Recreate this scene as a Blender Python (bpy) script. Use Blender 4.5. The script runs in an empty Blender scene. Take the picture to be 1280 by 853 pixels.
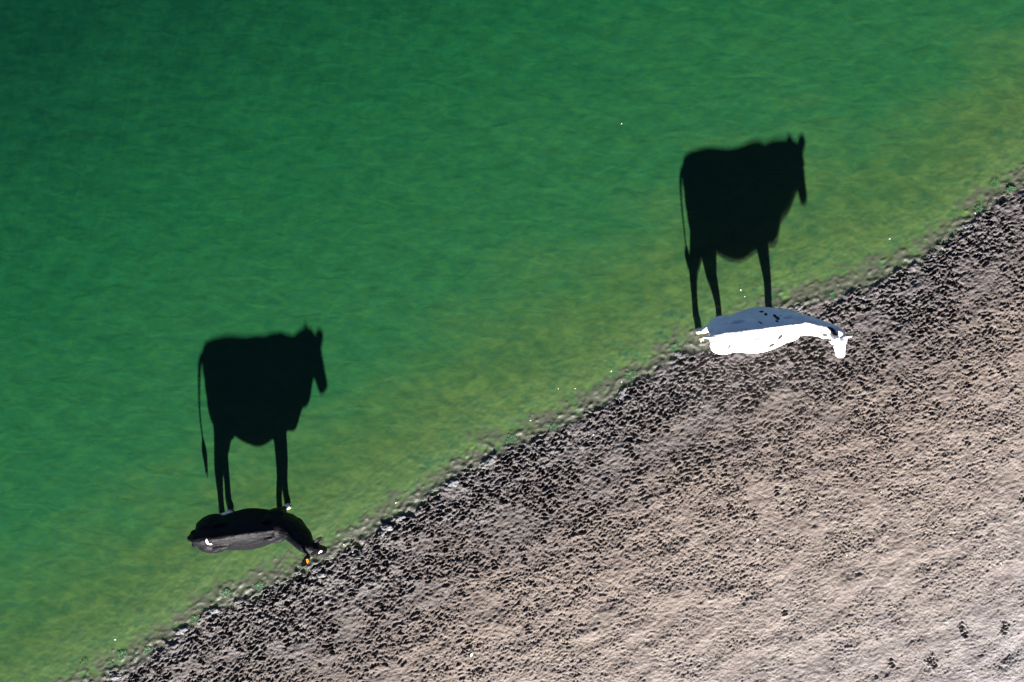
import bpy, bmesh, math, random
import numpy as np
from mathutils import Vector, Matrix, Euler

random.seed(7)
rng = np.random.default_rng(7)
scene = bpy.context.scene
COL = scene.collection

# ------------------------------------------------------------------ camera
H_CAM = 16.5
S = 75.0                      # photograph pixels per metre on the ground
cam_d = bpy.data.cameras.new('camera')
cam = bpy.data.objects.new('camera', cam_d)
COL.objects.link(cam)
cam.location = (0, 0, H_CAM)
cam.rotation_euler = (0, 0, 0)
cam_d.sensor_width = 36.0
cam_d.lens = 36.0 * H_CAM / (1280 / S)
cam_d.clip_start = 0.1
cam_d.clip_end = 2000
scene.camera = cam

# ------------------------------------------------------------------ light
SUN_DRIFT = 0.083             # shadows lean a little to the left
K = 2.17                      # shadow length per metre of height
elev = math.atan(1.0 / (K * math.hypot(1, SUN_DRIFT)))
light_dir = Vector((-SUN_DRIFT * K, K, -1)).normalized()     # way the light travels
sun_d = bpy.data.lights.new('sun', 'SUN')
sun_d.energy = 5.0
sun_d.angle = math.radians(1.0)
sun_d.color = (1.0, 0.95, 0.89)
sun = bpy.data.objects.new('sun', sun_d)
COL.objects.link(sun)
sun.location = (0, 0, 30)
sun.rotation_euler = light_dir.to_track_quat('-Z', 'Y').to_euler()

world = bpy.data.worlds.new('World')
scene.world = world
world.use_nodes = True
wn = world.node_tree
wn.nodes.clear()
sky = wn.nodes.new('ShaderNodeTexSky')
sky.sky_type = 'NISHITA'
sky.sun_disc = False
sky.sun_elevation = elev
to_sun = -light_dir
sky.sun_rotation = math.atan2(to_sun.x, to_sun.y)
sky.altitude = 0
sky.air_density = 0.16
sky.dust_density = 0.05
sky.ozone_density = 1.0
bg = wn.nodes.new('ShaderNodeBackground')
bg.inputs['Strength'].default_value = 0.05
wo = wn.nodes.new('ShaderNodeOutputWorld')
wn.links.new(sky.outputs[0], bg.inputs[0])
wn.links.new(bg.outputs[0], wo.inputs[0])

scene.view_settings.view_transform = 'Standard'
scene.view_settings.look = 'None'
scene.view_settings.exposure = 2.4
scene.view_settings.gamma = 1.0
scene.view_settings.use_curve_mapping = False


# ------------------------------------------------------------------ helpers
def tag(o, label=None, cat=None, group=None, kind=None):
    if label: o['label'] = label
    if cat: o['category'] = cat
    if group: o['group'] = group
    if kind: o['kind'] = kind
    return o


def link(name, me, mat=None, parent=None, smooth=True):
    o = bpy.data.objects.new(name, me)
    COL.objects.link(o)
    if mat: me.materials.append(mat)
    if smooth:
        me.polygons.foreach_set('use_smooth', [True] * len(me.polygons))
    if parent: o.parent = parent
    return o


def P(px, py, z=0.0):
    """photograph pixel -> world point at height z"""
    f = 1.0 - z / H_CAM
    return Vector(((px - 640) / S * f, -(py - 426.5) / S * f, z))


class N:
    """small node helper"""
    def __init__(self, name):
        self.m = bpy.data.materials.new(name)
        self.m.use_nodes = True
        self.t = self.m.node_tree
        self.t.nodes.clear()
        self.out = self.t.nodes.new('ShaderNodeOutputMaterial')

    def n(self, kind, **kw):
        x = self.t.nodes.new('ShaderNode' + kind)
        for k, v in kw.items():
            if k.startswith('in_'):
                x.inputs[k[3:].replace('_', ' ')].default_value = v
            else:
                setattr(x, k, v)
        return x

    def l(self, a, b):
        self.t.links.new(a, b)

    def noise(self, vec, scale, detail=3, rough=0.55, dist=0.0):
        x = self.n('TexNoise')
        x.inputs['Scale'].default_value = scale
        x.inputs['Detail'].default_value = detail
        x.inputs['Roughness'].default_value = rough
        x.inputs['Distortion'].default_value = dist
        if vec is not None: self.l(vec, x.inputs['Vector'])
        return x.outputs[0]

    def math(self, op, a, b=None, c=None, clamp=False):
        x = self.n('Math', operation=op, use_clamp=clamp)
        for i, v in enumerate((a, b, c)):
            if v is None: continue
            if isinstance(v, (int, float)): x.inputs[i].default_value = v
            else: self.l(v, x.inputs[i])
        return x.outputs[0]

    def ss(self, v, lo, hi, a=0.0, b=1.0):
        x = self.n('MapRange', interpolation_type='SMOOTHSTEP')
        self.l(v, x.inputs[0])
        for i, q in zip((1, 2, 3, 4), (lo, hi, a, b)): x.inputs[i].default_value = q
        return x.outputs[0]

    def mix(self, f, a, b, mode='MIX'):
        x = self.n('MixRGB', blend_type=mode)
        for i, v in enumerate((f, a, b)):
            if isinstance(v, (int, float)): x.inputs[i].default_value = v
            elif isinstance(v, tuple): x.inputs[i].default_value = (*v, 1)
            else: self.l(v, x.inputs[i])
        return x.outputs[0]

    def ramp(self, v, stops):
        x = self.n('ValToRGB')
        e = x.color_ramp.elements
        while len(e) < len(stops): e.new(0.5)
        for k, (p, c) in zip(e, stops):
            k.position = p
            k.color = (*c, 1)
        self.l(v, x.inputs[0])
        return x.outputs[0]

    def attr(self, name):
        return self.n('Attribute', attribute_name=name)

    def mapping(self, vec, rot=0, scale=(1, 1, 1)):
        x = self.n('Mapping')
        x.inputs['Rotation'].default_value = (0, 0, rot)
        x.inputs['Scale'].default_value = scale
        self.l(vec, x.inputs['Vector'])
        return x.outputs[0]

    def bump(self, h, dist, strength=1.0, normal=None):
        x = self.n('Bump')
        x.inputs['Strength'].default_value = strength
        x.inputs['Distance'].default_value = dist
        self.l(h, x.inputs['Height'])
        if normal is not None: self.l(normal, x.inputs['Normal'])
        return x.outputs[0]


# ------------------------------------------------------------------ shoreline
SHORE = [(-400, 1130), (0, 922), (137, 850), (186, 822), (229, 795), (262, 768), (290, 757), (322, 745),
         (360, 730), (388, 714), (420, 694), (447, 680), (478, 664), (509, 644), (530, 630), (550, 615),
         (580, 594), (602, 582), (630, 570), (660, 558), (700, 536), (734, 521), (757, 505), (780, 491),
         (806, 474), (832, 458), (856, 447), (884, 438), (930, 418), (960, 400), (1000, 386), (1040, 375),
         (1078, 364), (1115, 346), (1155, 329), (1185, 306), (1212, 282), (1235, 263), (1258, 247),
         (1300, 222), (1700, -35)]
SX = np.array([(p[0] - 640) / S for p in SHORE])
SY = np.array([-(p[1] - 426.5) / S for p in SHORE])


def shore_dist(x, y):
    """signed metres from the edge of the trodden mud, positive over the water"""
    ys = np.interp(x, SX, SY)
    lo, hi = x < SX[0], x > SX[-1]
    ys = np.where(lo, SY[0] + (x - SX[0]) * 0.55, ys)
    ys = np.where(hi, SY[-1] + (x - SX[-1]) * 0.62, ys)
    return (y - ys) * 0.86


def base_z(d):
    s = np.clip(-d, 0, None)
    land = 0.006 + 0.012 * np.minimum(s, 60)
    w = np.clip(d, 0, None)
    bed = -0.016 - 0.020 * np.minimum(w, 2.5) - 0.16 * np.clip(w - 2.5, 0, 12)
    t = np.clip((d + 0.12) / 0.24, 0, 1)
    t = t * t * (3 - 2 * t)
    return land * (1 - t) + bed * t


def fft_noise(shape, dx, lo, hi, ang=0.0, stretch=1.0, seed=0):
    """band-limited noise, wavelengths lo..hi metres, optionally stretched along ang"""
    r = np.random.default_rng(seed)
    ny, nx = shape
    f = np.fft.rfft2(r.standard_normal(shape))
    ky = np.fft.fftfreq(ny, dx)[:, None]
    kx = np.fft.rfftfreq(nx, dx)[None, :]
    ka = kx * math.cos(ang) + ky * math.sin(ang)
    kb = -kx * math.sin(ang) + ky * math.cos(ang)
    k = np.sqrt((ka * stretch) ** 2 + kb ** 2) + 1e-9
    g = np.exp(-(k * lo) ** 2) * (1 - np.exp(-(k * hi) ** 2))
    a = np.fft.irfft2(f * g, s=shape)
    return a / a.std()


# ------------------------------------------------------------------ ground sheet
DX = 0.0145
GX0, GX1, GY0, GY1 = -10.2, 10.2, -7.3, 7.3
xs = np.arange(GX0, GX1, DX)
ys = np.arange(GY0, GY1, DX)
nx, ny = len(xs), len(ys)
X, Y = np.meshgrid(xs, ys)
wob = fft_noise((ny, nx), DX, 0.10, 0.8, 0.5, 1.3, 3) * 0.075
D = shore_dist(X, Y) + wob * (1 - 0.6 * (np.abs(shore_dist(X, Y)) > 1.5))
Z0 = base_z(D)
s_land = np.clip(-D, 0, None)

rough_big = fft_noise((ny, nx), DX, 0.35, 1.6, 0.5, 2.0, 11)
patch = fft_noise((ny, nx), DX, 0.5, 2.5, 0.5, 1.5, 12)
n_mid = fft_noise((ny, nx), DX, 0.06, 0.22, 0.45, 1.7, 13)
n_fine = fft_noise((ny, nx), DX, 0.022, 0.07, 0.4, 1.3, 14)
n_ridge = -np.abs(fft_noise((ny, nx), DX, 0.07, 0.28, 0.45, 2.0, 15))

land = np.clip((-D + 0.02) / 0.15, 0, 1)
wild = 1.0 * np.exp(-(s_land / 3.2) ** 2) + 0.42 * np.exp(-(s_land / 7.5) ** 2) + 0.27
Hh = Z0 + land * (0.0085 * rough_big + wild * (0.0028 * n_mid + 0.0040 * n_fine * (1.15 + 0.5 * patch) + 0.0038 * (n_ridge + 0.8) * (1 + 0.5 * patch)))
Hh += (1 - land) * (0.0022 * rough_big + 0.0007 * n_mid)
HOLE = np.zeros_like(Hh)
WU = fft_noise((ny, nx), DX, 0.05, 0.20, 0, 1, 31) * 0.0095
WV = fft_noise((ny, nx), DX, 0.05, 0.20, 0, 1, 32) * 0.008


PR = 1.0


def stamp(cx, cy, ang, size, depth, rim, two=True, fresh=0.0):
    R = size * 2.1
    i0 = max(0, int((cx - R - GX0) / DX)); i1 = min(nx, int((cx + R - GX0) / DX) + 1)
    j0 = max(0, int((cy - R - GY0) / DX)); j1 = min(ny, int((cy + R - GY0) / DX) + 1)
    if i1 - i0 < 3 or j1 - j0 < 3: return
    u = X[j0:j1, i0:i1] - cx; v = Y[j0:j1, i0:i1] - cy
    ca, sa = math.cos(ang), math.sin(ang)
    a = u * ca + v * sa; b = -u * sa + v * ca
    a = a + WU[j0:j1, i0:i1]; b = b + WV[j0:j1, i0:i1]
    h = Hh[j0:j1, i0:i1]
    cen = Z0[j0:j1, i0:i1]
    hole = np.full(u.shape, 9.0)
    offs = (-0.45, 0.45) if two else (0.0,)
    for o in offs:
        aw = a * (1 + 0.25 * np.sign(o) * b / size)
        bw = (b - o * size * (1.0 - 0.18 * a / size))
        wdt = 0.34 if two else 0.45
        r = np.sqrt((aw / size) ** 2 + (bw / (wdt * size)) ** 2)
        hole = np.minimum(hole, r)
    r = hole
    prof = -depth * np.clip(1 - r ** 4, 0, 1) + rim * np.exp(-((r - 1.28) / 0.30) ** 2)
    m = np.clip((1.95 - r) / 0.6, 0, 1)
    m = m * m * (3 - 2 * m)
    Hh[j0:j1, i0:i1] = h * (1 - 0.45 * m) + (cen * 0.45) * m + prof * PR
    hm = np.clip(1.15 - r, 0, 1)
    HOLE[j0:j1, i0:i1] = np.maximum(HOLE[j0:j1, i0:i1] * (1 - 0.5 * m), hm)


pts = []
for _ in range(60000):
    x = rng.uniform(GX0, GX1); y = rng.uniform(GY0, GY1)
    d = float(shore_dist(np.array([x]), np.array([y]))[0])
    s = -d
    if s < -0.02: continue
    pi = int((x - GX0) / DX); pj = int((y - GY0) / DX)
    pz = patch[min(pj, ny - 1), min(pi, nx - 1)]
    w = s - 0.5 * pz
    p = 0.62 * math.exp(-max(0, w) ** 2 / 1.4) + 0.27 * math.exp(-max(0, w - 1) ** 2 / 8.0) + 0.006
    if s < 0.05: p *= 0.7
    if rng.random() > p * (0.36 + 0.17 * pz): continue
    pts.append((x, y, s))
for x, y, s in pts:
    near = math.exp(-(s / 1.9) ** 2)
    ang = rng.normal(0.50, 0.38)
    size = rng.uniform(0.050, 0.080)
    depth = rng.uniform(0.018, 0.062) * (0.20 + 0.82 * near)
    stamp(x, y, ang, size, depth, depth * rng.uniform(0.22, 0.5), rng.random() < 0.72)
# the deep separate prints in the lower right corner and a few that stand out
for px, py, a, dz in [(1113, 829, 0.3, .045), (1160, 823, 1.0, .05), (1165, 829, .6, .05), (1200, 784, 0.3, .045), (1204, 792, .6, .055),
                      (1253, 783, 0.5, .05), (1252, 788, .2, .04), (1209, 553, 0.5, .03), (1275, 622, 1.2, .03), (942, 645, .4, .04),
                      (912, 632, .6, .04), (971, 615, .3, .035), (1117, 497, .2, .045), (1209, 480, .4, .04), (1248, 462, .5, .035),
                      (1255, 468, .5, .03), (585, 805, .3, .03), (660, 788, .2, .035), (980, 765, .3, .03), (618, 707, .2, .05), (415, 812, .2, .05)]:
    q = P(px, py)
    stamp(q.x, q.y, a, 0.062, dz, dz * 0.35, True)
    stamp(q.x - 0.02, q.y + 0.09, a + .5, 0.045, dz * .5, dz * 0.2, False)

Hh += land * (0.0007 * n_fine + 0.0010 * n_mid)


# smooth spots where the hooves of the animals rest
def flatten(px, py, z, r=0.09):
    q = P(px, py)
    w = np.exp(-(((X - q.x) ** 2 + (Y - q.y) ** 2) / r ** 2))
    return w


HOOF_SPOTS = {}


def ground_at(x, y):
    i = min(max(int(round((x - GX0) / DX)), 0), nx - 1)
    j = min(max(int(round((y - GY0) / DX)), 0), ny - 1)
    return i, j


def settle(x, y, r=0.08):
    """press the mud level under a hoof and return its height"""
    i, j = ground_at(x, y)
    k = int(0.07 / DX)
    z = float(Hh[j - k:j + k, i - k:i + k].mean())
    w = np.exp(-(((X - x) ** 2 + (Y - y) ** 2) / r ** 2) ** 2)
    Hh[:] = Hh * (1 - w) + z * w
    return z


# ------------------------------------------------------------------ animals
def ring_loft(rings, bm):
    vs = [[bm.verts.new(p) for p in r] for r in rings]
    n = len(vs[0])
    for a, b in zip(vs[:-1], vs[1:]):
        for i in range(n):
            bm.faces.new((a[i], a[(i + 1) % n], b[(i + 1) % n], b[i]))
    bm.faces.new(list(reversed(vs[0])))
    bm.faces.new(vs[-1])


def catmull(pts, vals, n=6):
    out_p, out_v = [], []
    m = len(pts)
    for i in range(m - 1):
        p0, p1, p2, p3 = pts[max(i - 1, 0)], pts[i], pts[i + 1], pts[min(i + 2, m - 1)]
        v0, v1, v2, v3 = vals[max(i - 1, 0)], vals[i], vals[i + 1], vals[min(i + 2, m - 1)]
        for k in range(n):
            t = k / n
            f = lambda a, b, c, d: 0.5 * ((2 * b) + (c - a) * t + (2 * a - 5 * b + 4 * c - d) * t * t + (3 * b - a - 3 * c + d) * t ** 3)
            out_p.append(Vector([f(p0[q], p1[q], p2[q], p3[q]) for q in range(3)]))
            out_v.append([f(v0[q], v1[q], v2[q], v3[q]) for q in range(len(v0))])
    out_p.append(Vector(pts[-1])); out_v.append(list(vals[-1]))
    return out_p, out_v


def tube(bm, pts, radii, side=(0, 1, 0), n=18, sub=6):
    """radii: (across side, across the other axis) per point"""
    ps, rs = catmull(pts, radii, sub)
    side = Vector(side)
    rings = []
    for i, p in enumerate(ps):
        t = (ps[min(i + 1, len(ps) - 1)] - ps[max(i - 1, 0)]).normalized()
        s = (side - t * side.dot(t)).normalized()
        u = t.cross(s).normalized()
        ra, rb = rs[i]
        rings.append([p + s * (math.cos(2 * math.pi * k / n) * ra) + u * (math.sin(2 * math.pi * k / n) * rb) for k in range(n)])
    # rounded ends
    t0 = (ps[0] - ps[1]).normalized(); t1 = (ps[-1] - ps[-2]).normalized()
    c0 = [ps[0] + (q - ps[0]) * 0.6 + t0 * min(rs[0]) * 0.55 for q in rings[0]]
    c1 = [ps[-1] + (q - ps[-1]) * 0.6 + t1 * min(rs[-1]) * 0.55 for q in rings[-1]]
    ring_loft([c0] + rings + [c1], bm)


def ball(bm, c, r, rot=0.0):
    m = Matrix.Translation(c) @ Matrix.Rotation(rot, 4, 'Y') @ Matrix.Diagonal((*r, 1))
    bmesh.ops.create_uvsphere(bm, u_segments=20, v_segments=14, radius=1.0, matrix=m)


def trunk(bm, stations):
    pts = [(s[0], 0, 0) for s in stations]
    vals = [s[1:] for s in stations]
    ps, vs = catmull(pts, vals, 5)
    rings = []
    for p, (zt, zb, w, pk) in zip(ps, vs):
        zc = zb + (zt - zb) * 0.46
        r = []
        for k in range(16):                     # right side, top to widest
            u = k / 16
            r.append(Vector((p.x, w * u, zc + (zt - zc) * (1 - u ** pk))))
        for k in range(16):                     # widest to bottom
            a = k / 16 * math.pi / 2
            r.append(Vector((p.x, w * math.cos(a) ** 0.85, zc - (zc - zb) * math.sin(a))))
        m = [Vector((q.x, -q.y, q.z)) for q in r[1:]]
        r.append(Vector((p.x, 0, zb)))
        rings.append(r + list(reversed(m)))
    ring_loft(rings, bm)


def leg_paths(front, foot, sy, ztop):
    """joint positions, hip/shoulder to fetlock, for a foot at (x, y, z)"""
    fx, fy, fz = foot
    if front:
        sx = 0.47
        return ([(sx, 0.17 * sy, 1.06), (sx - .01, 0.175 * sy, 0.86), (sx * .7 + fx * .3 - .02, 0.15 * sy * .6 + fy * .4, 0.68),
                 (sx * .3 + fx * .7 + .005, 0.12 * sy * .4 + fy * .6, 0.42 + fz), (fx - .005, fy, 0.25 + fz), (fx - .01, fy, 0.125 + fz), (fx + .02, fy, 0.06 + fz)],
                [(.085, .18), (.09, .15), (.074, .105), (.056, .066), (.042, .048), (.046, .052), (.046, .050)])
    hx = -0.55
    return ([(hx, 0.16 * sy, 1.08), (hx + .04, 0.19 * sy, 0.92), (hx * .70 + fx * .30 + .03, 0.17 * sy * .8 + fy * .2, 0.74),
             (hx * .32 + fx * .68 - .02, 0.14 * sy * .4 + fy * .6, 0.53 + fz), (fx * .85 + hx * .15 - .025, fy, 0.45 + fz), (fx - .015, fy, 0.28 + fz), (fx - .015, fy, 0.125 + fz), (fx + .02, fy, 0.06 + fz)],
            [(.11, .22), (.118, .21), (.092, .150), (.056, .094), (.048, .072), (.042, .050), (.046, .053), (.047, .052)])


def hoof_mesh():
    bm = bmesh.new()
    for s in (-1, 1):
        rings = []
        for z, w, f, b, fo in ((0.0, .024, .064, -.038, 0), (.012, .025, .063, -.040, 0), (.04, .023, .050, -.038, 0), (.068, .019, .034, -.030, 0)):
            r = []
            for k in range(14):
                a = 2 * math.pi * k / 14
                cx = (f + b) / 2 + (f - b) / 2 * math.cos(a)
                cy = w * math.sin(a) * (1 - 0.25 * max(0, math.cos(a)))
                r.append(Vector((cx, s * .0235 + cy, z)))
            rings.append(r)
        ring_loft(rings, bm)
    # dew claws
    for s in (-1, 1):
        ball(bm, (-.040, s * .02, .095), (.010, .010, .016))
    me = bpy.data.meshes.new('hoof')
    bm.to_mesh(me); bm.free()
    return me


def make_hide(name, c_main, c_patch, rough, dirt, spec=.35):
    m = N(name)
    tc = m.n('TexCoord').outputs['Object']
    at = m.attr('coat')
    edge = m.noise(tc, 55, 2)
    msk = m.math('ADD', at.outputs['Fac'], m.math('MULTIPLY', m.math('SUBTRACT', edge, .5), .35))
    msk = m.ss(msk, .46, .54)
    var = m.noise(tc, 5, 4)
    a = m.mix(m.ss(var, .3, .7), c_main, tuple(c * 0.86 for c in c_main))
    dn = m.noise(tc, 7, 6, .65, .4)
    a = m.mix(m.math('MULTIPLY', m.ss(dn, .60, .72), dirt), a, (0.20, 0.15, 0.10))
    c = m.mix(msk, a, c_patch)
    skin = m.attr('skin')
    c = m.mix(skin.outputs['Fac'], c, (0.42, 0.25, 0.20))
    leg = m.attr('mud')
    c = m.mix(m.math('MULTIPLY', leg.outputs['Fac'], m.ss(m.noise(tc, 16, 4), .35, .6)), c, (0.10, 0.075, 0.055))
    b = m.n('BsdfPrincipled')
    m.l(c, b.inputs['Base Color'])
    b.inputs['Roughness'].default_value = rough
    b.inputs['Specular IOR Level'].default_value = spec
    st = m.mapping(tc, 0, (1, 2, 1.4))
    h1 = m.noise(st, 5.5, 3, .5, .3)
    h2 = m.noise(tc, 120, 2)
    h1 = m.math('ADD', h1, m.math('MULTIPLY', m.noise(tc, 14, 4, .6), .35))
    nb = m.bump(h1, 0.05, 0.60)
    nb = m.bump(h2, 0.004, 0.5, nb)
    m.l(nb, b.inputs['Normal'])
    m.l(b.outputs[0], m.out.inputs[0])
    return m.m


def plain(name, col, rough=0.6, nscale=30, var=0.2):
    m = N(name)
    tc = m.n('TexCoord').outputs['Object']
    nz = m.noise(tc, nscale, 4)
    c = m.mix(m.ss(nz, .3, .7), tuple(v * (1 - var) for v in col), tuple(min(1, v * (1 + var)) for v in col))
    b = m.n('BsdfPrincipled')
    m.l(c, b.inputs['Base Color'])
    b.inputs['Roughness'].default_value = rough
    m.l(m.bump(nz, 0.003, 0.5), b.inputs['Normal'])
    m.l(b.outputs[0], m.out.inputs[0])
    return m.m


M_hoof_dark = plain('hoof_horn_dark', (0.05, 0.04, 0.035), .5)
M_hoof_pale = plain('hoof_horn_pale', (0.42, 0.34, 0.26), .5)
M_eye = plain('eye_dark', (0.012, 0.008, 0.006), .12, 5)
M_tag = plain('ear_tag_plastic', (0.85, 0.36, 0.02), .4, 5, .08)
M_switch_w = plain('tail_hair_pale', (0.42, 0.33, 0.22), .8, 60)
M_switch_b = plain('tail_hair_dark', (0.02, 0.016, 0.014), .7, 60)


def make_cow(cfg):
    root = bpy.data.objects.new('cow', None)
    COL.objects.link(root)
    root.empty_display_size = 0.3
    root.location = (cfg['pos'][0], cfg['pos'][1], 0)
    root.rotation_euler = (0, 0, cfg['heading'])
    ca, sa = math.cos(-cfg['heading']), math.sin(-cfg['heading'])

    def to_local(wx, wy):
        x, y = wx - cfg['pos'][0], wy - cfg['pos'][1]
        return (x * ca - y * sa, x * sa + y * ca)

    bm = bmesh.new()
    trunk(bm, cfg['trunk'])
    # haunches, hip bones, pin bones, shoulder blades, udder
    for s in (-1, 1):
        ball(bm, (-.56, .13 * s, 1.03), (.20, .125, .26), 0.2)
        ball(bm, (-.33, .16 * s, 1.255), (.14, .06, .05))
        ball(bm, (-.72, .09 * s, 1.22), (.07, .055, .06))
        ball(bm, (.45, .13 * s, 1.08), (.16, .085, .24), -0.2)
        ball(bm, (.56, .11 * s, .92), (.13, .10, .17))
    ball(bm, (-.44, 0, .74), (.16, .12, .11))
    for c_, r_ in cfg.get('bulges', []):
        ball(bm, c_, r_)
    # legs
    for front, sy, foot in cfg['feet']:
        pts, rad = leg_paths(front, foot, sy, 1)
        tube(bm, pts, rad, (0, 1, 0))
    # tail
    tube(bm, cfg['tail'], cfg['tail_r'], (0, 1, 0), 10)
    # neck and head
    poll = Vector(cfg['poll']); muz = Vector(cfg['muzzle'])
    ax = (muz - poll).normalized()
    lat = Vector(cfg['lateral']); lat = (lat - ax * lat.dot(ax)).normalized()
    up = lat.cross(ax).normalized()
    if up.dot(Vector((0, 0, 1))) < 0: up = -up
    L = (muz - poll).length
    npts = [Vector((.48, 0, 1.12)), Vector((.64, -.01, 1.10)), Vector(cfg['neck_mid']), poll - up * 0.06 + ax * 0.0, poll + ax * 0.10 - up * .02]
    tube(bm, npts, [(.19, .28), (.175, .29), (.135, .235), (.105, .130), (.10, .11)], tuple(Vector((0, 1, 0)) * .7 + lat * .3), 22)
    # dewlap and throat, running up to the jaw
    bk = cfg['neck_mid']
    jaw = poll + ax * (.42 * L) - up * .085
    mid_t = (jaw + Vector((bk[0], bk[1], bk[2] - .22))) / 2
    tube(bm, [(.64, 0, .76), (.77, 0, .88), (bk[0] + .02, bk[1], bk[2] - .25), tuple(mid_t), tuple(jaw)],
         [(.08, .12), (.07, .11), (.065, .11), (.07, .09), (.06, .06)], (0, 1, 0), 12)
    secs = [(-.04, .060, .070, -.01), (.02, .088, .105, -.005), (.10, .100, .118, -.012), (.20, .098, .122, -.022), (.30, .082, .105, -.025),
            (.42, .082, .098, -.024), (.56, .074, .088, -.018), (.72, .065, .075, -.010), (.86, .062, .068, -.006), (.95, .060, .062, -.008), (1.0, .044, .044, -.010)]
    rings = []
    for t, w, h, o in secs:
        c = poll + ax * (t * L) + up * (o + .01)
        r = []
        for k in range(24):
            a = 2 * math.pi * k / 24
            cw = abs(math.cos(a)) ** .85 * (1 if math.cos(a) > 0 else -1)
            sh = abs(math.sin(a)) ** .9 * (1 if math.sin(a) > 0 else -1)
            narrow = 1 - 0.22 * max(0, -math.sin(a))
            r.append(c + lat * (1.14 * w * cw * narrow) + up * (1.32 * h * sh))
        rings.append(r)
    ring_loft(rings, bm)
    for s in (-1, 1):                      # brows, cheeks, nostril wings
        c = poll + ax * (.27 * L) + lat * (.078 * s) + up * .045
        bmesh.ops.create_uvsphere(bm, u_segments=14, v_segments=10, radius=.034, matrix=Matrix.Translation(c))
        c = poll + ax * (.36 * L) + lat * (.055 * s) - up * .07
        bmesh.ops.create_uvsphere(bm, u_segments=14, v_segments=10, radius=.055, matrix=Matrix.Translation(c))
        c = poll + ax * (.93 * L) + lat * (.034 * s) + up * .022
        bmesh.ops.create_uvsphere(bm, u_segments=12, v_segments=8, radius=.026, matrix=Matrix.Translation(c))
    # ears: a cupped leaf each
    ear_frames = []
    for s, tip in ((1, cfg['ears'][0]), (-1, cfg['ears'][1])):
        base = poll + ax * (.10 * L) + lat * (.075 * s) + up * .03
        e = (Vector(tip) - base)
        ln = e.length
        e.normalize()
        wv = Vector(cfg['ear_w']) if cfg.get('ear_w') else ax
        wdir = (wv - e * wv.dot(e)).normalized()
        tdir = e.cross(wdir).normalized()
        rr = []
        for t, w, th in ((0, .030, .026), (.15, .042, .022), (.35, .066, .017), (.55, .072, .015), (.78, .060, .014), (.93, .034, .012), (1.0, .014, .008)):
            c = base + e * (t * ln)
            rr.append([c + wdir * (w * math.cos(2 * math.pi * k / 14)) + tdir * (th * math.sin(2 * math.pi * k / 14) + .25 * w * math.cos(2 * math.pi * k / 14) ** 2) for k in range(14)])
        ring_loft(rr, bm)
        ear_frames.append((base, e, wdir, tdir, ln))
    bmesh.ops.recalc_face_normals(bm, faces=bm.faces)
    me = bpy.data.meshes.new('raw_body')
    bm.to_mesh(me); bm.free()
    tmp = bpy.data.objects.new('raw_body', me)
    COL.objects.link(tmp)
    r = tmp.modifiers.new('r', 'REMESH'); r.mode = 'VOXEL'; r.voxel_size = 0.0095; r.use_smooth_shade = True
    sm = tmp.modifiers.new('s', 'SMOOTH'); sm.factor = 0.5; sm.iterations = 5
    dg = bpy.context.evaluated_depsgraph_get()
    body_me = bpy.data.meshes.new_from_object(tmp.evaluated_get(dg))
    bpy.data.objects.remove(tmp)
    body_me.name = 'body'
    # coat pattern
    n = len(body_me.vertices)
    co = np.empty(n * 3); body_me.vertices.foreach_get('co', co); co = co.reshape(-1, 3)
    coat = np.zeros(n)
    for (cx, cy, cz, rx, ry, rz, ang) in cfg['patches']:
        c_, s_ = math.cos(ang), math.sin(ang)
        u = co - np.array([cx, cy, cz])
        a = u[:, 0] * c_ + u[:, 1] * s_; b = -u[:, 0] * s_ + u[:, 1] * c_
        q = 1 - np.sqrt((a / rx) ** 2 + (b / ry) ** 2 + (u[:, 2] / rz) ** 2) * 0.5
        coat = np.maximum(coat, np.clip(q, 0, 1))
    # head marks given in the head frame: distance along the face, across, above
    hc = co - np.array(poll)
    ha, hl, hu = hc @ np.array(ax), hc @ np.array(lat), hc @ np.array(up)
    for (a0, l0, ra, rl, umin) in cfg['face_marks']:
        q = 1 - np.sqrt(((ha - a0) / ra) ** 2 + ((hl - l0) / rl) ** 2) * 0.5
        q = np.where((hu > umin) & (np.abs(hu) < .2), q, 0)
        coat = np.maximum(coat, np.clip(q, 0, 1))
    skin = np.clip((0.80 - co[:, 2]) / .1, 0, 1) * np.clip(1 - np.abs(co[:, 0] + .43) / .26, 0, 1) ** .3 * (np.abs(co[:, 1]) < .10) * (co[:, 2] > .5)
    nose = np.clip((ha - .90 * L) / (.05 * L), 0, 1) * (np.abs(hl) < .1) * (np.abs(hu) < .12) * cfg['pink_nose']
    skin = np.maximum(skin * .8, nose * .6)
    mud = np.clip((0.50 - co[:, 2]) / .35, 0, 1) * cfg['mud']
    if cfg['tail_dirt']:
        mud = np.maximum(mud, ((co[:, 0] < -.80) & (co[:, 2] < .95)) * cfg['tail_dirt'])
    for nm, arr in (('coat', coat), ('skin', skin), ('mud', mud)):
        at = body_me.attributes.new(nm, 'FLOAT', 'POINT')
        at.data.foreach_set('value', arr.astype(np.float32))
    body_me.materials.clear()
    body = link('body', body_me, cfg['hide'], root)
    # hooves
    hm = hoof_mesh()
    for i, (front, sy, foot) in enumerate(cfg['feet']):
        h = link('hoof', hm if i == 0 else hm.copy(), None, root)
        h.data.materials.clear(); h.data.materials.append(cfg['hoof_mats'][i])
        h.location = (foot[0], foot[1], foot[2])
        h.scale = (1.15, 1.15, 1.15)
        h.rotation_euler = (0, 0, cfg['hoof_turn'][i])
    # eyes
    for s in (-1, 1):
        b = bmesh.new()
        c = poll + ax * (.285 * L) + lat * (.094 * s) + up * .048
        bmesh.ops.create_uvsphere(b, u_segments=16, v_segments=12, radius=.022, matrix=Matrix.Translation(c))
        em = bpy.data.meshes.new('eye'); b.to_mesh(em); b.free()
        link('eye', em, M_eye, root)
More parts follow.
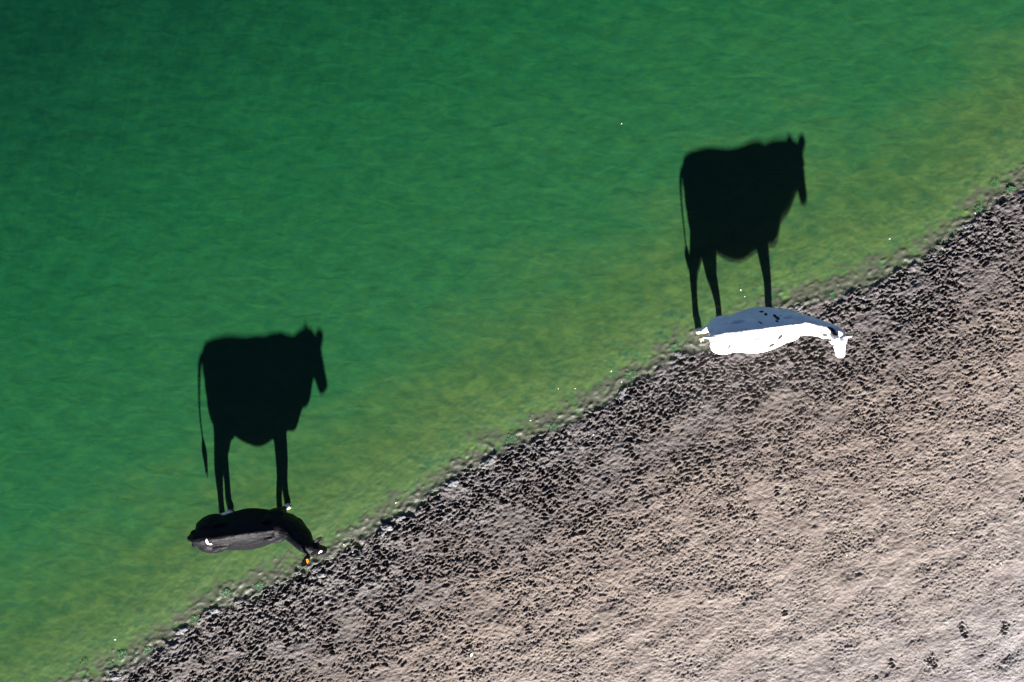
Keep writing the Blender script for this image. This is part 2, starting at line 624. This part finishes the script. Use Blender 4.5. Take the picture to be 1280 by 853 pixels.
    # ear tags
    for s in cfg['tags']:
        base, e, wd, td, ln = ear_frames[0 if s > 0 else 1]
        b = bmesh.new()
        c = base + e * (.50 * ln) + td * .030 + wd * .02
        m4 = Matrix((( *wd, 0), (*e, 0), (*td, 0), (0, 0, 0, 1))).transposed()
        m4.translation = c
        bmesh.ops.create_cube(b, size=1.0, matrix=m4 @ Matrix.Diagonal((.062, .052, .004, 1)))
        bmesh.ops.bevel(b, geom=b.edges[:], offset=.0018, segments=2, affect='EDGES')
        bmesh.ops.create_uvsphere(b, u_segments=10, v_segments=6, radius=.011, matrix=m4 @ Matrix.Translation((-.034, 0, 0)))
        bmesh.ops.create_cone(b, cap_ends=True, segments=8, radius1=.005, radius2=.005, depth=.05, matrix=m4 @ Matrix.Translation((-.034, 0, -.02)))
        tm = bpy.data.meshes.new('ear_tag'); b.to_mesh(tm); b.free()
        link('ear_tag', tm, M_tag, root, smooth=False)
    # tail switch: a tapering bundle of hair strands
    b = bmesh.new()
    t0 = Vector(cfg['tail'][-1]); td = (Vector(cfg['tail'][-1]) - Vector(cfg['tail'][-2])).normalized()
    r = random.Random(3)
    for i in range(34):
        a = r.uniform(0, 2 * math.pi); q = r.uniform(.2, 1)
        o = Vector((math.cos(a), math.sin(a), 0)) * .011 * q
        w = Vector((math.cos(a), math.sin(a), 0)) * .030 * q
        l = r.uniform(.6, 1.0) * cfg['switch_len']
        tube(b, [t0 + o - td * .03, t0 + o + td * l * .4 + w, t0 + td * l + w * .5 + Vector((r.uniform(-.01, .01), r.uniform(-.01, .01), 0))],
             [(.007, .007), (.008, .008), (.002, .002)], (0, 1, 0), 6, 3)
    swm = bpy.data.meshes.new('tail_switch'); b.to_mesh(swm); b.free()
    link('tail_switch', swm, cfg['switch_mat'], root)
    tag(root, cfg['label'], 'cow', 'cows standing side on at the edge of the green water')
    return root


def cow_feet(pos, heading, feet_px):
    """feet given as photograph pixels on the ground -> local positions"""
    ca, sa = math.cos(-heading), math.sin(-heading)
    out = []
    for front, sy, px, py in feet_px:
        q = P(px, py)
        z = settle(q.x, q.y)
        x, y = q.x - pos[0], q.y - pos[1]
        out.append((front, sy, (x * ca - y * sa, x * sa + y * ca, z)))
    return out


def loc(pos, heading, wx, wy, z):
    ca, sa = math.cos(-heading), math.sin(-heading)
    x, y = wx - pos[0], wy - pos[1]
    return (x * ca - y * sa, x * sa + y * ca, z)


TR = [(-.765, 1.30, 1.04, .09, 2.2), (-.72, 1.38, .90, .165, 2.2), (-.62, 1.41, .80, .225, 2.1), (-.50, 1.42, .71, .265, 1.9),
      (-.34, 1.425, .645, .30, 1.75), (-.18, 1.415, .59, .335, 1.6), (0, 1.40, .555, .36, 1.55), (.15, 1.40, .56, .35, 1.5),
      (.30, 1.41, .59, .315, 1.5), (.43, 1.425, .605, .27, 1.5), (.55, 1.42, .62, .23, 1.5), (.65, 1.39, .61, .19, 1.6), (.73, 1.33, .66, .155, 1.8), (.80, 1.22, .78, .10, 2.0)]

# --- the pale cow at the edge of the mud
hdA = math.radians(8.5)
posA = (3.83, 0.17)
featA = cow_feet(posA, hdA, [(False, 1, 873, 414), (False, -1, 903, 429), (True, 1, 963, 403), (True, -1, 966, 425)])
hideA = make_hide('white_hide', (0.88, 0.865, 0.84), (0.012, 0.010, 0.010), .6, .40)


def sp(px, py, rx, ry, ang, z=1.2, rz=.25):
    f = 1 - z / H_CAM
    q = loc(posA, hdA, (px - 640) / S * f, -(py - 426.5) / S * f, z)
    return (q[0], q[1], z, rx, ry, rz, ang)


spotsA = [sp(954, 389.5, .040, .018, 0), sp(958, 393, .030, .020, .3), sp(968, 395, .030, .022, .5), sp(970, 398, .038, .032, -.8),
          sp(968.5, 402, .028, .018, -.9), sp(948, 404, .042, .014, -.8), sp(973, 421, .055, .036, .9, 1.15), sp(963, 431.5, .06, .030, .3, 1.0, .35), sp(944, 424, .06, .016, .2, 1.2), sp(986, 414, .03, .014, .6, 1.3),
          sp(1004, 423, .02, .01, 0), sp(909, 433, .045, .022, .9, 1.1, .35), sp(905, 428, .03, .014, .3, 1.2, .3),
          sp(1035, 412, .075, .034, -.7, 1.30, .3), sp(1040, 417, .05, .03, -.8, 1.35, .3), sp(1027, 419, .05, .022, -.4, 1.25, .3), sp(1023, 416, .03, .016, .2, 1.25, .3), sp(1031, 417, .02, .014, .9, 1.3, .3), sp(1035, 426, .03, .02, .4, 1.2, .3),
          sp(1033, 424, .030, .014, 0, 1.2), sp(1038, 430, .02, .02, 0, 1.1),
          (.1, -.33, .86, .10, .06, .05, 0), (-.2, -.3, .72, .05, .1, .06, 0)]
cowA = make_cow(dict(
    pos=posA, heading=hdA, trunk=TR, feet=featA,
    tail=[(-.72, 0, 1.32), (-.80, .005, 1.24), (-.825, .01, 1.05), (-.82, .00, .85), (-.81, -.02, .68)],
    tail_r=[(.035, .03), (.030, .026), (.019, .019), (.015, .015), (.012, .012)], switch_len=.16, switch_mat=M_switch_w,
    poll=loc(posA, hdA, 4.98, .08, 1.40), muzzle=loc(posA, hdA, 5.08, -.225, 1.165),
    lateral=tuple(Matrix.Rotation(-hdA, 3, 'Z') @ Vector((.95, .28, 0))), neck_mid=(.86, -.09, 1.22), ears=(loc(posA, hdA, 5.13, .07, 1.555), loc(posA, hdA, 4.89, .03, 1.57)),
    ear_w=(.95, .15, -.1), patches=spotsA, face_marks=[], pink_nose=1, mud=.55, tail_dirt=.8,
    hide=hideA, hoof_mats=[M_hoof_pale, M_hoof_dark, M_hoof_dark, M_hoof_pale], hoof_turn=[.1, -.1, .05, -.1], tags=[1],
    label='white cow with a few black spots standing on the mud, head turned inland'))

# --- the black cow in the shallows
hdB = math.radians(7.5)
posB = (-4.17, -2.96)
featB = cow_feet(posB, hdB, [(False, 1, 288, 640), (False, -1, 280, 659), (True, 1, 359, 633.5), (True, -1, 352, 655)])
hideB = make_hide('black_hide', (0.0028, 0.0028, 0.0044), (0.72, 0.70, 0.68), .52, .0, .11)
TRB = [(x, zt - .005 - .02 * (x > .2), zb + .03, w * .90, pk) for (x, zt, zb, w, pk) in TR]


def spb(px, py, rx, ry, ang, z=1.2, rz=.15):
    f = 1 - z / H_CAM
    q = loc(posB, hdB, (px - 640) / S * f, -(py - 426.5) / S * f, z)
    return (q[0], q[1], z, rx, ry, rz, ang)


f0, f1, f2, f3 = [f[2] for f in featB]
patchB = [spb(260.5, 676, .02, .05, -.1, 1.33), spb(264, 679.5, .035, .014, -.2, 1.3), spb(238, 676.5, .012, .02, 0, 1.2, .08),
          (f0[0] - .02, f0[1], .30, .12, .10, .26, 0), (f0[0] - .04, f0[1] + .03, .52, .07, .05, .12, 0), (f2[0], f2[1], .10, .07, .07, .11, 0), (f3[0], f3[1], .10, .07, .07, .12, 0), (f1[0], f1[1], .15, .08, .08, .2, 0)]
cowB = make_cow(dict(
    pos=posB, heading=hdB, trunk=TRB, feet=featB,
    tail=[(-.72, 0, 1.31), (-.81, .02, 1.24), (-.86, .03, 1.05), (-.885, .03, .85), (-.87, .02, .62)],
    tail_r=[(.038, .035), (.036, .032), (.022, .022), (.017, .017), (.014, .014)], switch_len=.27, switch_mat=M_switch_b,
    poll=loc(posB, hdB, -3.08, -3.15, 1.45), muzzle=loc(posB, hdB, -2.935, -3.25, 1.10),
    lateral=tuple(Matrix.Rotation(-hdB, 3, 'Z') @ Vector((.50, .72, -.42))), neck_mid=(.84, -.13, 1.21), ears=(loc(posB, hdB, -2.89, -2.98, 1.435), loc(posB, hdB, -3.16, -3.37, 1.69)),
    patches=patchB, face_marks=[(.10, .0, .05, .028, .03), (.15, .01, .05, .018, .03)], pink_nose=0, mud=.3, tail_dirt=0,
    hide=hideB, hoof_mats=[M_hoof_dark, M_hoof_dark, M_hoof_pale, M_hoof_dark], hoof_turn=[.1, -.1, .1, -.1], tags=[-1],
    label='black cow with a white forehead mark standing in the shallow green water'))

# ------------------------------------------------------------------ ground mesh
def outer(a, n=26, reach=600.0, first=0.05):
    g = np.geomspace(first, reach, n)
    return a + g


gx = np.concatenate([(-outer(-xs[0]))[::-1], xs, outer(xs[-1])])
gy = np.concatenate([(-outer(-ys[0]))[::-1], ys, outer(ys[-1])])
NX, NY = len(gx), len(gy)
XX, YY = np.meshgrid(gx, gy)
DD = shore_dist(XX, YY)
ZZ = base_z(DD)
HO = np.zeros_like(ZZ)
o = 26
ZZ[o:o + ny, o:o + nx] = Hh
DD[o:o + ny, o:o + nx] = D
HO[o:o + ny, o:o + nx] = HOLE


def grid_mesh(name, XX, YY, ZZ, attrs):
    NY, NX = XX.shape
    me = bpy.data.meshes.new(name)
    co = np.stack([XX, YY, ZZ], -1).reshape(-1).astype(np.float32)
    me.vertices.add(NX * NY)
    me.vertices.foreach_set('co', co)
    idx = np.arange(NX * NY, dtype=np.int32).reshape(NY, NX)
    f = np.stack([idx[:-1, :-1], idx[:-1, 1:], idx[1:, 1:], idx[1:, :-1]], -1).reshape(-1)
    nf = (NX - 1) * (NY - 1)
    me.loops.add(nf * 4)
    me.loops.foreach_set('vertex_index', f)
    me.polygons.add(nf)
    me.polygons.foreach_set('loop_start', np.arange(nf, dtype=np.int32) * 4)
    me.polygons.foreach_set('use_smooth', np.ones(nf, dtype=bool))
    for k, v in attrs.items():
        a = me.attributes.new(k, 'FLOAT', 'POINT')
        a.data.foreach_set('value', v.reshape(-1).astype(np.float32))
    me.update(calc_edges=True)
    return me


def mud_material():
    m = N('mud')
    geo = m.n('NewGeometry').outputs['Position']
    d = m.attr('shore').outputs['Fac']
    hole = m.attr('hole').outputs['Fac']
    s = m.math('MULTIPLY', d, -1.0)
    al = m.mapping(geo, -0.52, (1, 2.2, 1))
    big = m.noise(al, 0.55, 4, .6, .3)
    sw = m.math('ADD', s, m.math('MULTIPLY', m.math('SUBTRACT', big, .5), 2.6))
    # land: wet dark mud -> drying tan -> pale grey crust
    land = m.ramp(m.math('DIVIDE', sw, 8.0, clamp=True),
                  [(0.0, (0.054, 0.050, 0.052)), (0.13, (0.062, 0.053, 0.051)), (0.28, (0.120, 0.100, 0.088)), (0.52, (0.150, 0.130, 0.118)), (0.85, (0.168, 0.159, 0.161))])
    hue = m.noise(al, 1.6, 5, .6)
    land = m.mix(m.math('MULTIPLY', m.ss(hue, .42, .66), .5), land, m.mix(.85, land, (0.95, 0.92, 1.02), 'MULTIPLY'))
    mott = m.noise(geo, 5.0, 6, .62)
    land = m.mix(m.ss(mott, .30, .72), m.mix(1.0, land, (0.78, 0.74, 0.73), 'MULTIPLY'), m.mix(1.0, land, (1.16, 1.15, 1.13), 'MULTIPLY'))
    grain = m.noise(geo, 60.0, 4, .7)
    land = m.mix(m.ss(grain, .30, .70), m.mix(1.0, land, (0.80, 0.79, 0.78), 'MULTIPLY'), m.mix(1.0, land, (1.20, 1.2, 1.2), 'MULTIPLY'))
    # dung and peat flecks, bottoms of the prints tinted darker brown
    fl = m.ss(m.noise(geo, 26.0, 3, .6), .64, .70)
    land = m.mix(m.math('MULTIPLY', fl, .55), land, (0.0478, 0.0391, 0.0313))
    land = m.mix(m.math('MULTIPLY', m.ss(hole, .15, .8), .36), land, (0.0566, 0.0452, 0.0391))
    # under water: silt with algae
    alg = m.noise(m.mapping(geo, -0.52, (1, 1.9, 1)), 2.4, 5, .6, .4)
    alg2 = m.noise(m.mapping(geo, -0.45, (1, 1.6, 1)), 5.5, 4, .6, .6)
    silt = m.mix(m.ss(alg2, .35, .65), (0.0739, 0.0639, 0.0592), (0.0503, 0.0503, 0.0403))
    green = m.mix(m.ss(alg2, .38, .62), (0.0391, 0.0835, 0.0331), (0.0713, 0.1114, 0.0383))
    green = m.mix(m.ss(m.noise(geo, 3.3, 4, .6), .56, .68), green, (0.0174, 0.0609, 0.0348))
    cov = m.math('ADD', m.ss(d, -.05, .75), m.math('MULTIPLY', m.math('SUBTRACT', alg, .5), 1.9))
    bed = m.mix(m.ss(cov, .28, .70), silt, green)
    c = m.mix(m.ss(d, -.03, .09), land, bed)
    b = m.n('BsdfPrincipled')
    m.l(c, b.inputs['Base Color'])
    wet = m.ss(sw, .0, 1.8)
    m.l(m.math('ADD', m.math('MULTIPLY', wet, .35), .45), b.inputs['Roughness'])
    b.inputs['Specular IOR Level'].default_value = .35
    h = m.math('ADD', grain, m.math('MULTIPLY', m.noise(geo, 24, 4, .6), 1.6))
    h = m.math('MULTIPLY', h, m.ss(d, .35, -.05))
    m.l(m.bump(h, 0.014, 0.8), b.inputs['Normal'])
    m.l(b.outputs[0], m.out.inputs[0])
    return m.m


M_mud = mud_material()
ground = link('mud_ground', grid_mesh('mud_ground', XX, YY, ZZ, {'shore': DD, 'hole': HO}), M_mud, smooth=False)
tag(ground, kind='structure')


# ------------------------------------------------------------------ water
def water_material():
    m = N('green_water')
    geo = m.n('NewGeometry').outputs['Position']
    d = m.attr('shore').outputs['Fac']
    al = m.mapping(geo, -0.52, (1, 1.8, 1))
    n1 = m.noise(al, 0.7, 4, .6, .4)
    n2 = m.noise(al, 3.2, 5, .62, .5)
    dd = m.math('ADD', d, m.math('MULTIPLY', m.math('SUBTRACT', n1, .5), 3.0))
    col = m.ramp(m.math('DIVIDE', dd, 11.0, clamp=True),
                 [(0.0, (0.0380, 0.0710, 0.0220)), (0.11, (0.0215, 0.0600, 0.0200)), (0.27, (0.0086, 0.0510, 0.0180)), (0.55, (0.0036, 0.0405, 0.0145)), (0.9, (0.001, 0.0191, 0.0091))])
    col = m.mix(m.ss(n2, .35, .68), m.mix(1.0, col, (0.84, 0.92, 0.98), 'MULTIPLY'), m.mix(1.0, col, (1.16, 1.07, 1.0), 'MULTIPLY'))
    pat = m.noise(al, 6.0, 3, .55, .3)
    col = m.mix(m.ss(pat, .32, .70), m.mix(1.0, col, (0.85, 0.94, 1.04), 'MULTIPLY'), m.mix(1.0, col, (1.18, 1.06, .95), 'MULTIPLY'))
    am = m.noise(m.mapping(geo, -0.45, (1, 1.7, 1)), 2.7, 5, .62, .5)
    amk = m.ss(m.math('ADD', d, m.math('MULTIPLY', m.math('SUBTRACT', n1, .5), 1.2)), 2.5, .3)
    col = m.mix(m.math('MULTIPLY', m.ss(am, .42, .68), m.math('MULTIPLY', amk, .80)), col, (0.054, 0.104, 0.027))
    col = m.mix(m.math('MULTIPLY', m.ss(am, .48, .30), m.math('MULTIPLY', amk, .60)), col, (0.0100, 0.050, 0.026))
    bits = m.ss(m.noise(geo, 46, 2, .5), .66, .74)
    col = m.mix(m.math('MULTIPLY', bits, m.ss(d, .5, 5, .30, .10)), col, (0.087, 0.1044, 0.0261))
    b = m.n('BsdfPrincipled')
    m.l(col, b.inputs['Base Color'])
    b.inputs['Roughness'].default_value = .16
    b.inputs['IOR'].default_value = 1.33
    b.inputs['Specular IOR Level'].default_value = .5
    # small waves
    w1 = m.noise(m.mapping(geo, -1.0, (2.4, .7, 1)), 2.6, 1, .4, .4)
    w2 = m.noise(m.mapping(geo, 0.30, (.9, 1.8, 1)), 2.5, 1.6, .5, .5)
    wv = m.math('ADD', m.math('MULTIPLY', w1, m.ss(d, 2.5, 8.5, 0, 1.8)), w2)
    nb = m.bump(wv, .040, 0.36)
    m.l(nb, b.inputs['Normal'])
    tr = m.n('BsdfTransparent')
    tr.inputs[0].default_value = (.93, .97, .93, 1)
    fac = m.ss(m.math('ADD', d, m.math('MULTIPLY', m.math('SUBTRACT', n2, .5), .5)), -.20, 2.4)
    fac = m.math('POWER', fac, .75)
    mx = m.n('MixShader')
    m.l(m.math('MULTIPLY', fac, .97), mx.inputs[0])
    m.l(b.outputs[0], mx.inputs[2])
    # surface gloss over the clear shallows
    gl = m.n('BsdfGlossy')
    gl.inputs['Roughness'].default_value = .12
    m.l(nb, gl.inputs['Normal'])
    mx2 = m.n('MixShader')
    mx2.inputs[0].default_value = .02
    m.l(tr.outputs[0], mx2.inputs[1])
    m.l(gl.outputs[0], mx2.inputs[2])
    m.l(mx2.outputs[0], mx.inputs[1])
    m.l(mx.outputs[0], m.out.inputs[0])
    return m.m


wx = np.concatenate([(-outer(10.2, 16, 600, .3))[::-1], np.arange(-10.2, 10.2, .06), outer(10.2, 16, 600, .3)])
wy = np.concatenate([(-outer(7.3, 16, 600, .3))[::-1], np.arange(-7.3, 7.3, .06), outer(7.3, 16, 600, .3)])
WX, WY = np.meshgrid(wx, wy)
WD = shore_dist(WX, WY)
wn_ = 0.0022 * (np.sin(WX * 5.1 + WY * 7.7 + 1.5 * np.sin(WX * 2.3)) + np.sin(WX * 9.3 - WY * 4.1 + 1.2 * np.sin(WY * 3.1))) * (np.abs(WX) < 10.3) * (np.abs(WY) < 7.4)
WZ = wn_ - np.clip(-WD, 0, 3) * .25          # dips below the land, so the mud edge cuts its own outline
water = link('water', grid_mesh('water', WX, WY, WZ - .004, {'shore': WD}), water_material(), smooth=False)
tag(water, kind='structure')


# ------------------------------------------------------------------ small things
def surf(px, py):
    q = P(px, py)
    i, j = ground_at(q.x, q.y)
    return Vector((q.x, q.y, max(float(Hh[j, i]), -.004)))


M_down = plain('white_down', (0.80, 0.80, 0.78), .7, 80, .1)
M_clod = plain('pale_wet_clod', (0.085, 0.085, 0.090), .75, 40, .5)
M_algae = plain('green_algae', (0.020, 0.072, 0.032), .6, 40, .55)
M_algae2 = plain('yellow_green_algae', (0.055, 0.090, 0.034), .6, 40, .5)


def fleck_mesh(seed):
    """a curled scrap of down: a spine with short barbs"""
    r = random.Random(seed)
    bm = bmesh.new()
    L = .035
    for k in range(9):
        t = k / 8
        p = Vector((-L / 2 + L * t, .004 * math.sin(t * 3), .006 + .004 * math.sin(t * 3.1)))
        for s in (-1, 1):
            w = .012 * math.sin(math.pi * min(.95, t * .85 + .12)) + .002
            tip = p + Vector((.006, s * w, r.uniform(.0, .006)))
            tube(bm, [p, (p + tip) / 2 + Vector((0, 0, .002)), tip], [(.0022, .0016), (.002, .0014), (.0008, .0008)], (1, 0, 0), 5, 2)
    tube(bm, [(-L / 2 - .006, 0, .004), (0, .004, .010), (L / 2, 0, .006)], [(.0013, .0013)] * 3, (0, 1, 0), 5, 3)
    me = bpy.data.meshes.new('down_feather'); bm.to_mesh(me); bm.free()
    return me


fleck_me = [fleck_mesh(i) for i in range(3)]
for m_ in fleck_me: m_.materials.append(M_down)
SHALLOW = 'tiny white down feather in the shallows along the mud edge'
FL = [(663, 526, 1.1, SHALLOW), (698, 486, .8, SHALLOW), (719, 486, .8, SHALLOW), (764, 464.5, .9, SHALLOW), (495, 629, 1.0, SHALLOW),
      (430, 681, 1.0, SHALLOW), (441, 690, .9, SHALLOW), (1112, 299, 1.0, SHALLOW), (1219, 267, 1.1, SHALLOW), (144, 800, 1.2, SHALLOW), (777, 478, 1.0, SHALLOW),
      (777, 155, .9, 'lone tiny white feather floating on the open green water far from shore'),
      (926, 363, 1.0, 'upper of two tiny white feathers afloat between the legs of the white cow\'s shadow'),
      (931, 371, .9, 'lower of two tiny white feathers afloat between the legs of the white cow\'s shadow'),
      (742, 544, 1.2, 'white feather on the dark trodden mud left of the white cow'),
      (590, 817, 2.6, 'long pale feather on the tan mud near the bottom edge, largest feather'),
      (946, 674, 1.9, 'long grey-white feather lying on the dry mud well below the white cow'),
      (1057, 693, 1.2, 'white feather on the pale mud right of the long grey-white feather'),
      (1100, 615, 1.1, 'white feather on the mud halfway below the white cow\'s head'),
      (1248, 703, 1.3, 'white feather on the pale mud near the right edge of the photo'),
      (389, 601, .0, '')]
for i, (px, py, sc, lb) in enumerate(FL):
    if sc == 0: continue
    o_ = link('feather', fleck_me[i % 3], None, None)
    q = surf(px, py)
    o_.location = q + Vector((0, 0, .003))
    o_.scale = (sc * .66, sc * .6, sc * .66)
    o_.rotation_euler = (0, 0, (1.05 if sc > 1.8 else rng.uniform(0, 3.1)))
    tag(o_, lb, 'feather', 'white feathers scattered over water and mud')


def lump_mesh(name, seed, rx, ry, rz, rough):
    r = np.random.default_rng(seed)
    bm = bmesh.new()
    bmesh.ops.create_icosphere(bm, subdivisions=4, radius=1.0)
    ks = r.normal(size=(14, 3)) * np.array([[2 + .7 * i] for i in range(14)])
    ph = r.uniform(0, 6.3, 14)
    for v in bm.verts:
        p = np.array(v.co)
        a = sum(math.sin(float(ks[i] @ p) + ph[i]) / (1 + .45 * i) for i in range(14))
        f = 1 + rough * a
        v.co = Vector((p[0] * f * rx, p[1] * f * ry, max(-.25, p[2]) * f * rz))
    me = bpy.data.meshes.new(name); bm.to_mesh(me); bm.free()
    return me


clod_me = [lump_mesh('clod', 20 + i, .085, .045, .022, .22) for i in range(4)]
for m_ in clod_me: m_.materials.append(M_clod)
CL = [(612, 578, 1.25), (606, 583, .8), (566, 604, 1.0), (560, 611, .8), (484, 660, 1.1), (479, 666, .9), (500, 648, .9), (396, 712, 1.2),
      (402, 719, .8), (447, 697, .9), (226, 789, 1.1), (232, 786, .7), (268, 764, .9), (144, 846, 1.1), (778, 492, 1.1), (849, 443, 1.0), (1210, 283, .9),
      (1165, 320, .8), (1096, 368, 1.0), (300, 752, .8), (1078, 372, .8), (1000, 384, .8), (658, 566, .9)]
for i, (px, py, sc) in enumerate(CL):
    o_ = link('mud_clod', clod_me[i % 4], None, None)
    o_.location = surf(px, py) + Vector((0, 0, -.004))
    o_.scale = (sc, sc, sc)
    o_.rotation_euler = (0, 0, .5 + rng.uniform(-.6, .6))
    tag(o_, 'pale wet clod of mud on the edge where the trodden mud meets the water', 'clod', 'pale wet clods along the waterline')


def algae_mesh(seed, rad, mats):
    """a low tuft of many small blades over a lumpy mat"""
    r = random.Random(seed)
    bm = bmesh.new()
    for k in range(230):
        a = r.uniform(0, 6.283); q = math.sqrt(r.random()) * (0.75 + .25 * math.sin(a * 3 + seed))
        p = Vector((math.cos(a) * q * rad * 1.25, math.sin(a) * q * rad * .8, .004))
        h = r.uniform(.006, .014) * (1.3 - q)
        dr = Vector((r.uniform(-1, 1), r.uniform(-1, 1), 0)) * .022
        w = Vector((-dr.y, dr.x, 0)).normalized() * r.uniform(.004, .009)
        v = [bm.verts.new(p - w), bm.verts.new(p + w), bm.verts.new(p + dr + w * .7 + Vector((0, 0, h))), bm.verts.new(p + dr - w * .7 + Vector((0, 0, h))),
             bm.verts.new(p + dr * 2 + Vector((0, 0, h * .6)))]
        f1_ = bm.faces.new((v[0], v[1], v[2], v[3])); f2_ = bm.faces.new((v[3], v[2], v[4]))
        mi = 0 if r.random() < .7 else 1
        f1_.material_index = mi; f2_.material_index = mi
    me = bpy.data.meshes.new('algae_clump'); bm.to_mesh(me); bm.free()
    for mt in mats: me.materials.append(mt)
    return me


AL = [(1097, 360, .055, 'small bright green tuft on the mud edge above and right of the white cow'),
      (1263, 237, .06, 'speckled green algae clump at the mud edge by the right side of the photo'),
      (1244, 228, .08, 'dark green algae patch just left of the speckled clump by the right side'),
      (1224, 260, .05, 'small green algae tuft at the waterline beside white feathers, upper right'),
      (1039, 369, .06, 'green algae tuft at the waterline just above the white cow\'s head'),
      (843, 434, .06, 'round green algae clump left of the white cow\'s hind hoof'),
      (788, 469, .10, 'broad green algae patch by the water\'s edge halfway between the cows'),
      (639, 549, .085, 'dark green algae clump at the waterline near the middle of the shore'),
      (692, 534, .055, 'small green algae tuft on wet mud right of the dark green clump mid shore'),
      (283, 742, .07, 'green algae clump in the shallows below the black cow\'s belly'),
      (324, 733, .075, 'green algae clump at the waterline below and left of the black cow\'s head'),
      (244, 774, .06, 'green algae tuft at the waterline below the black cow\'s rump'),
      (152, 819, .09, 'broad green algae patch with a white speck beside it, near the lower left corner'),
      (184, 813, .055, 'small green algae tuft on wet mud right of the broad patch, lower left'),
      (136, 830, .05, 'small yellow-green algae tuft below the broad patch, lower left'),
      (105, 829, .065, 'yellow-green algae clump in the shallows, lowest and farthest left')]
for i, (px, py, rad, lb) in enumerate(AL):
    mats = [M_algae, M_algae2] if i < 14 else [M_algae2, M_algae]
    o_ = link('algae_clump', algae_mesh(40 + i, rad, mats), None, None)
    q = surf(px, py)
    i_, j_ = ground_at(q.x, q.y)
    o_.location = (q.x, q.y, float(Hh[j_, i_]) + .001)
    o_.rotation_euler = (0, 0, .5)
    tag(o_, lb, 'algae', 'green algae clumps along the waterline')
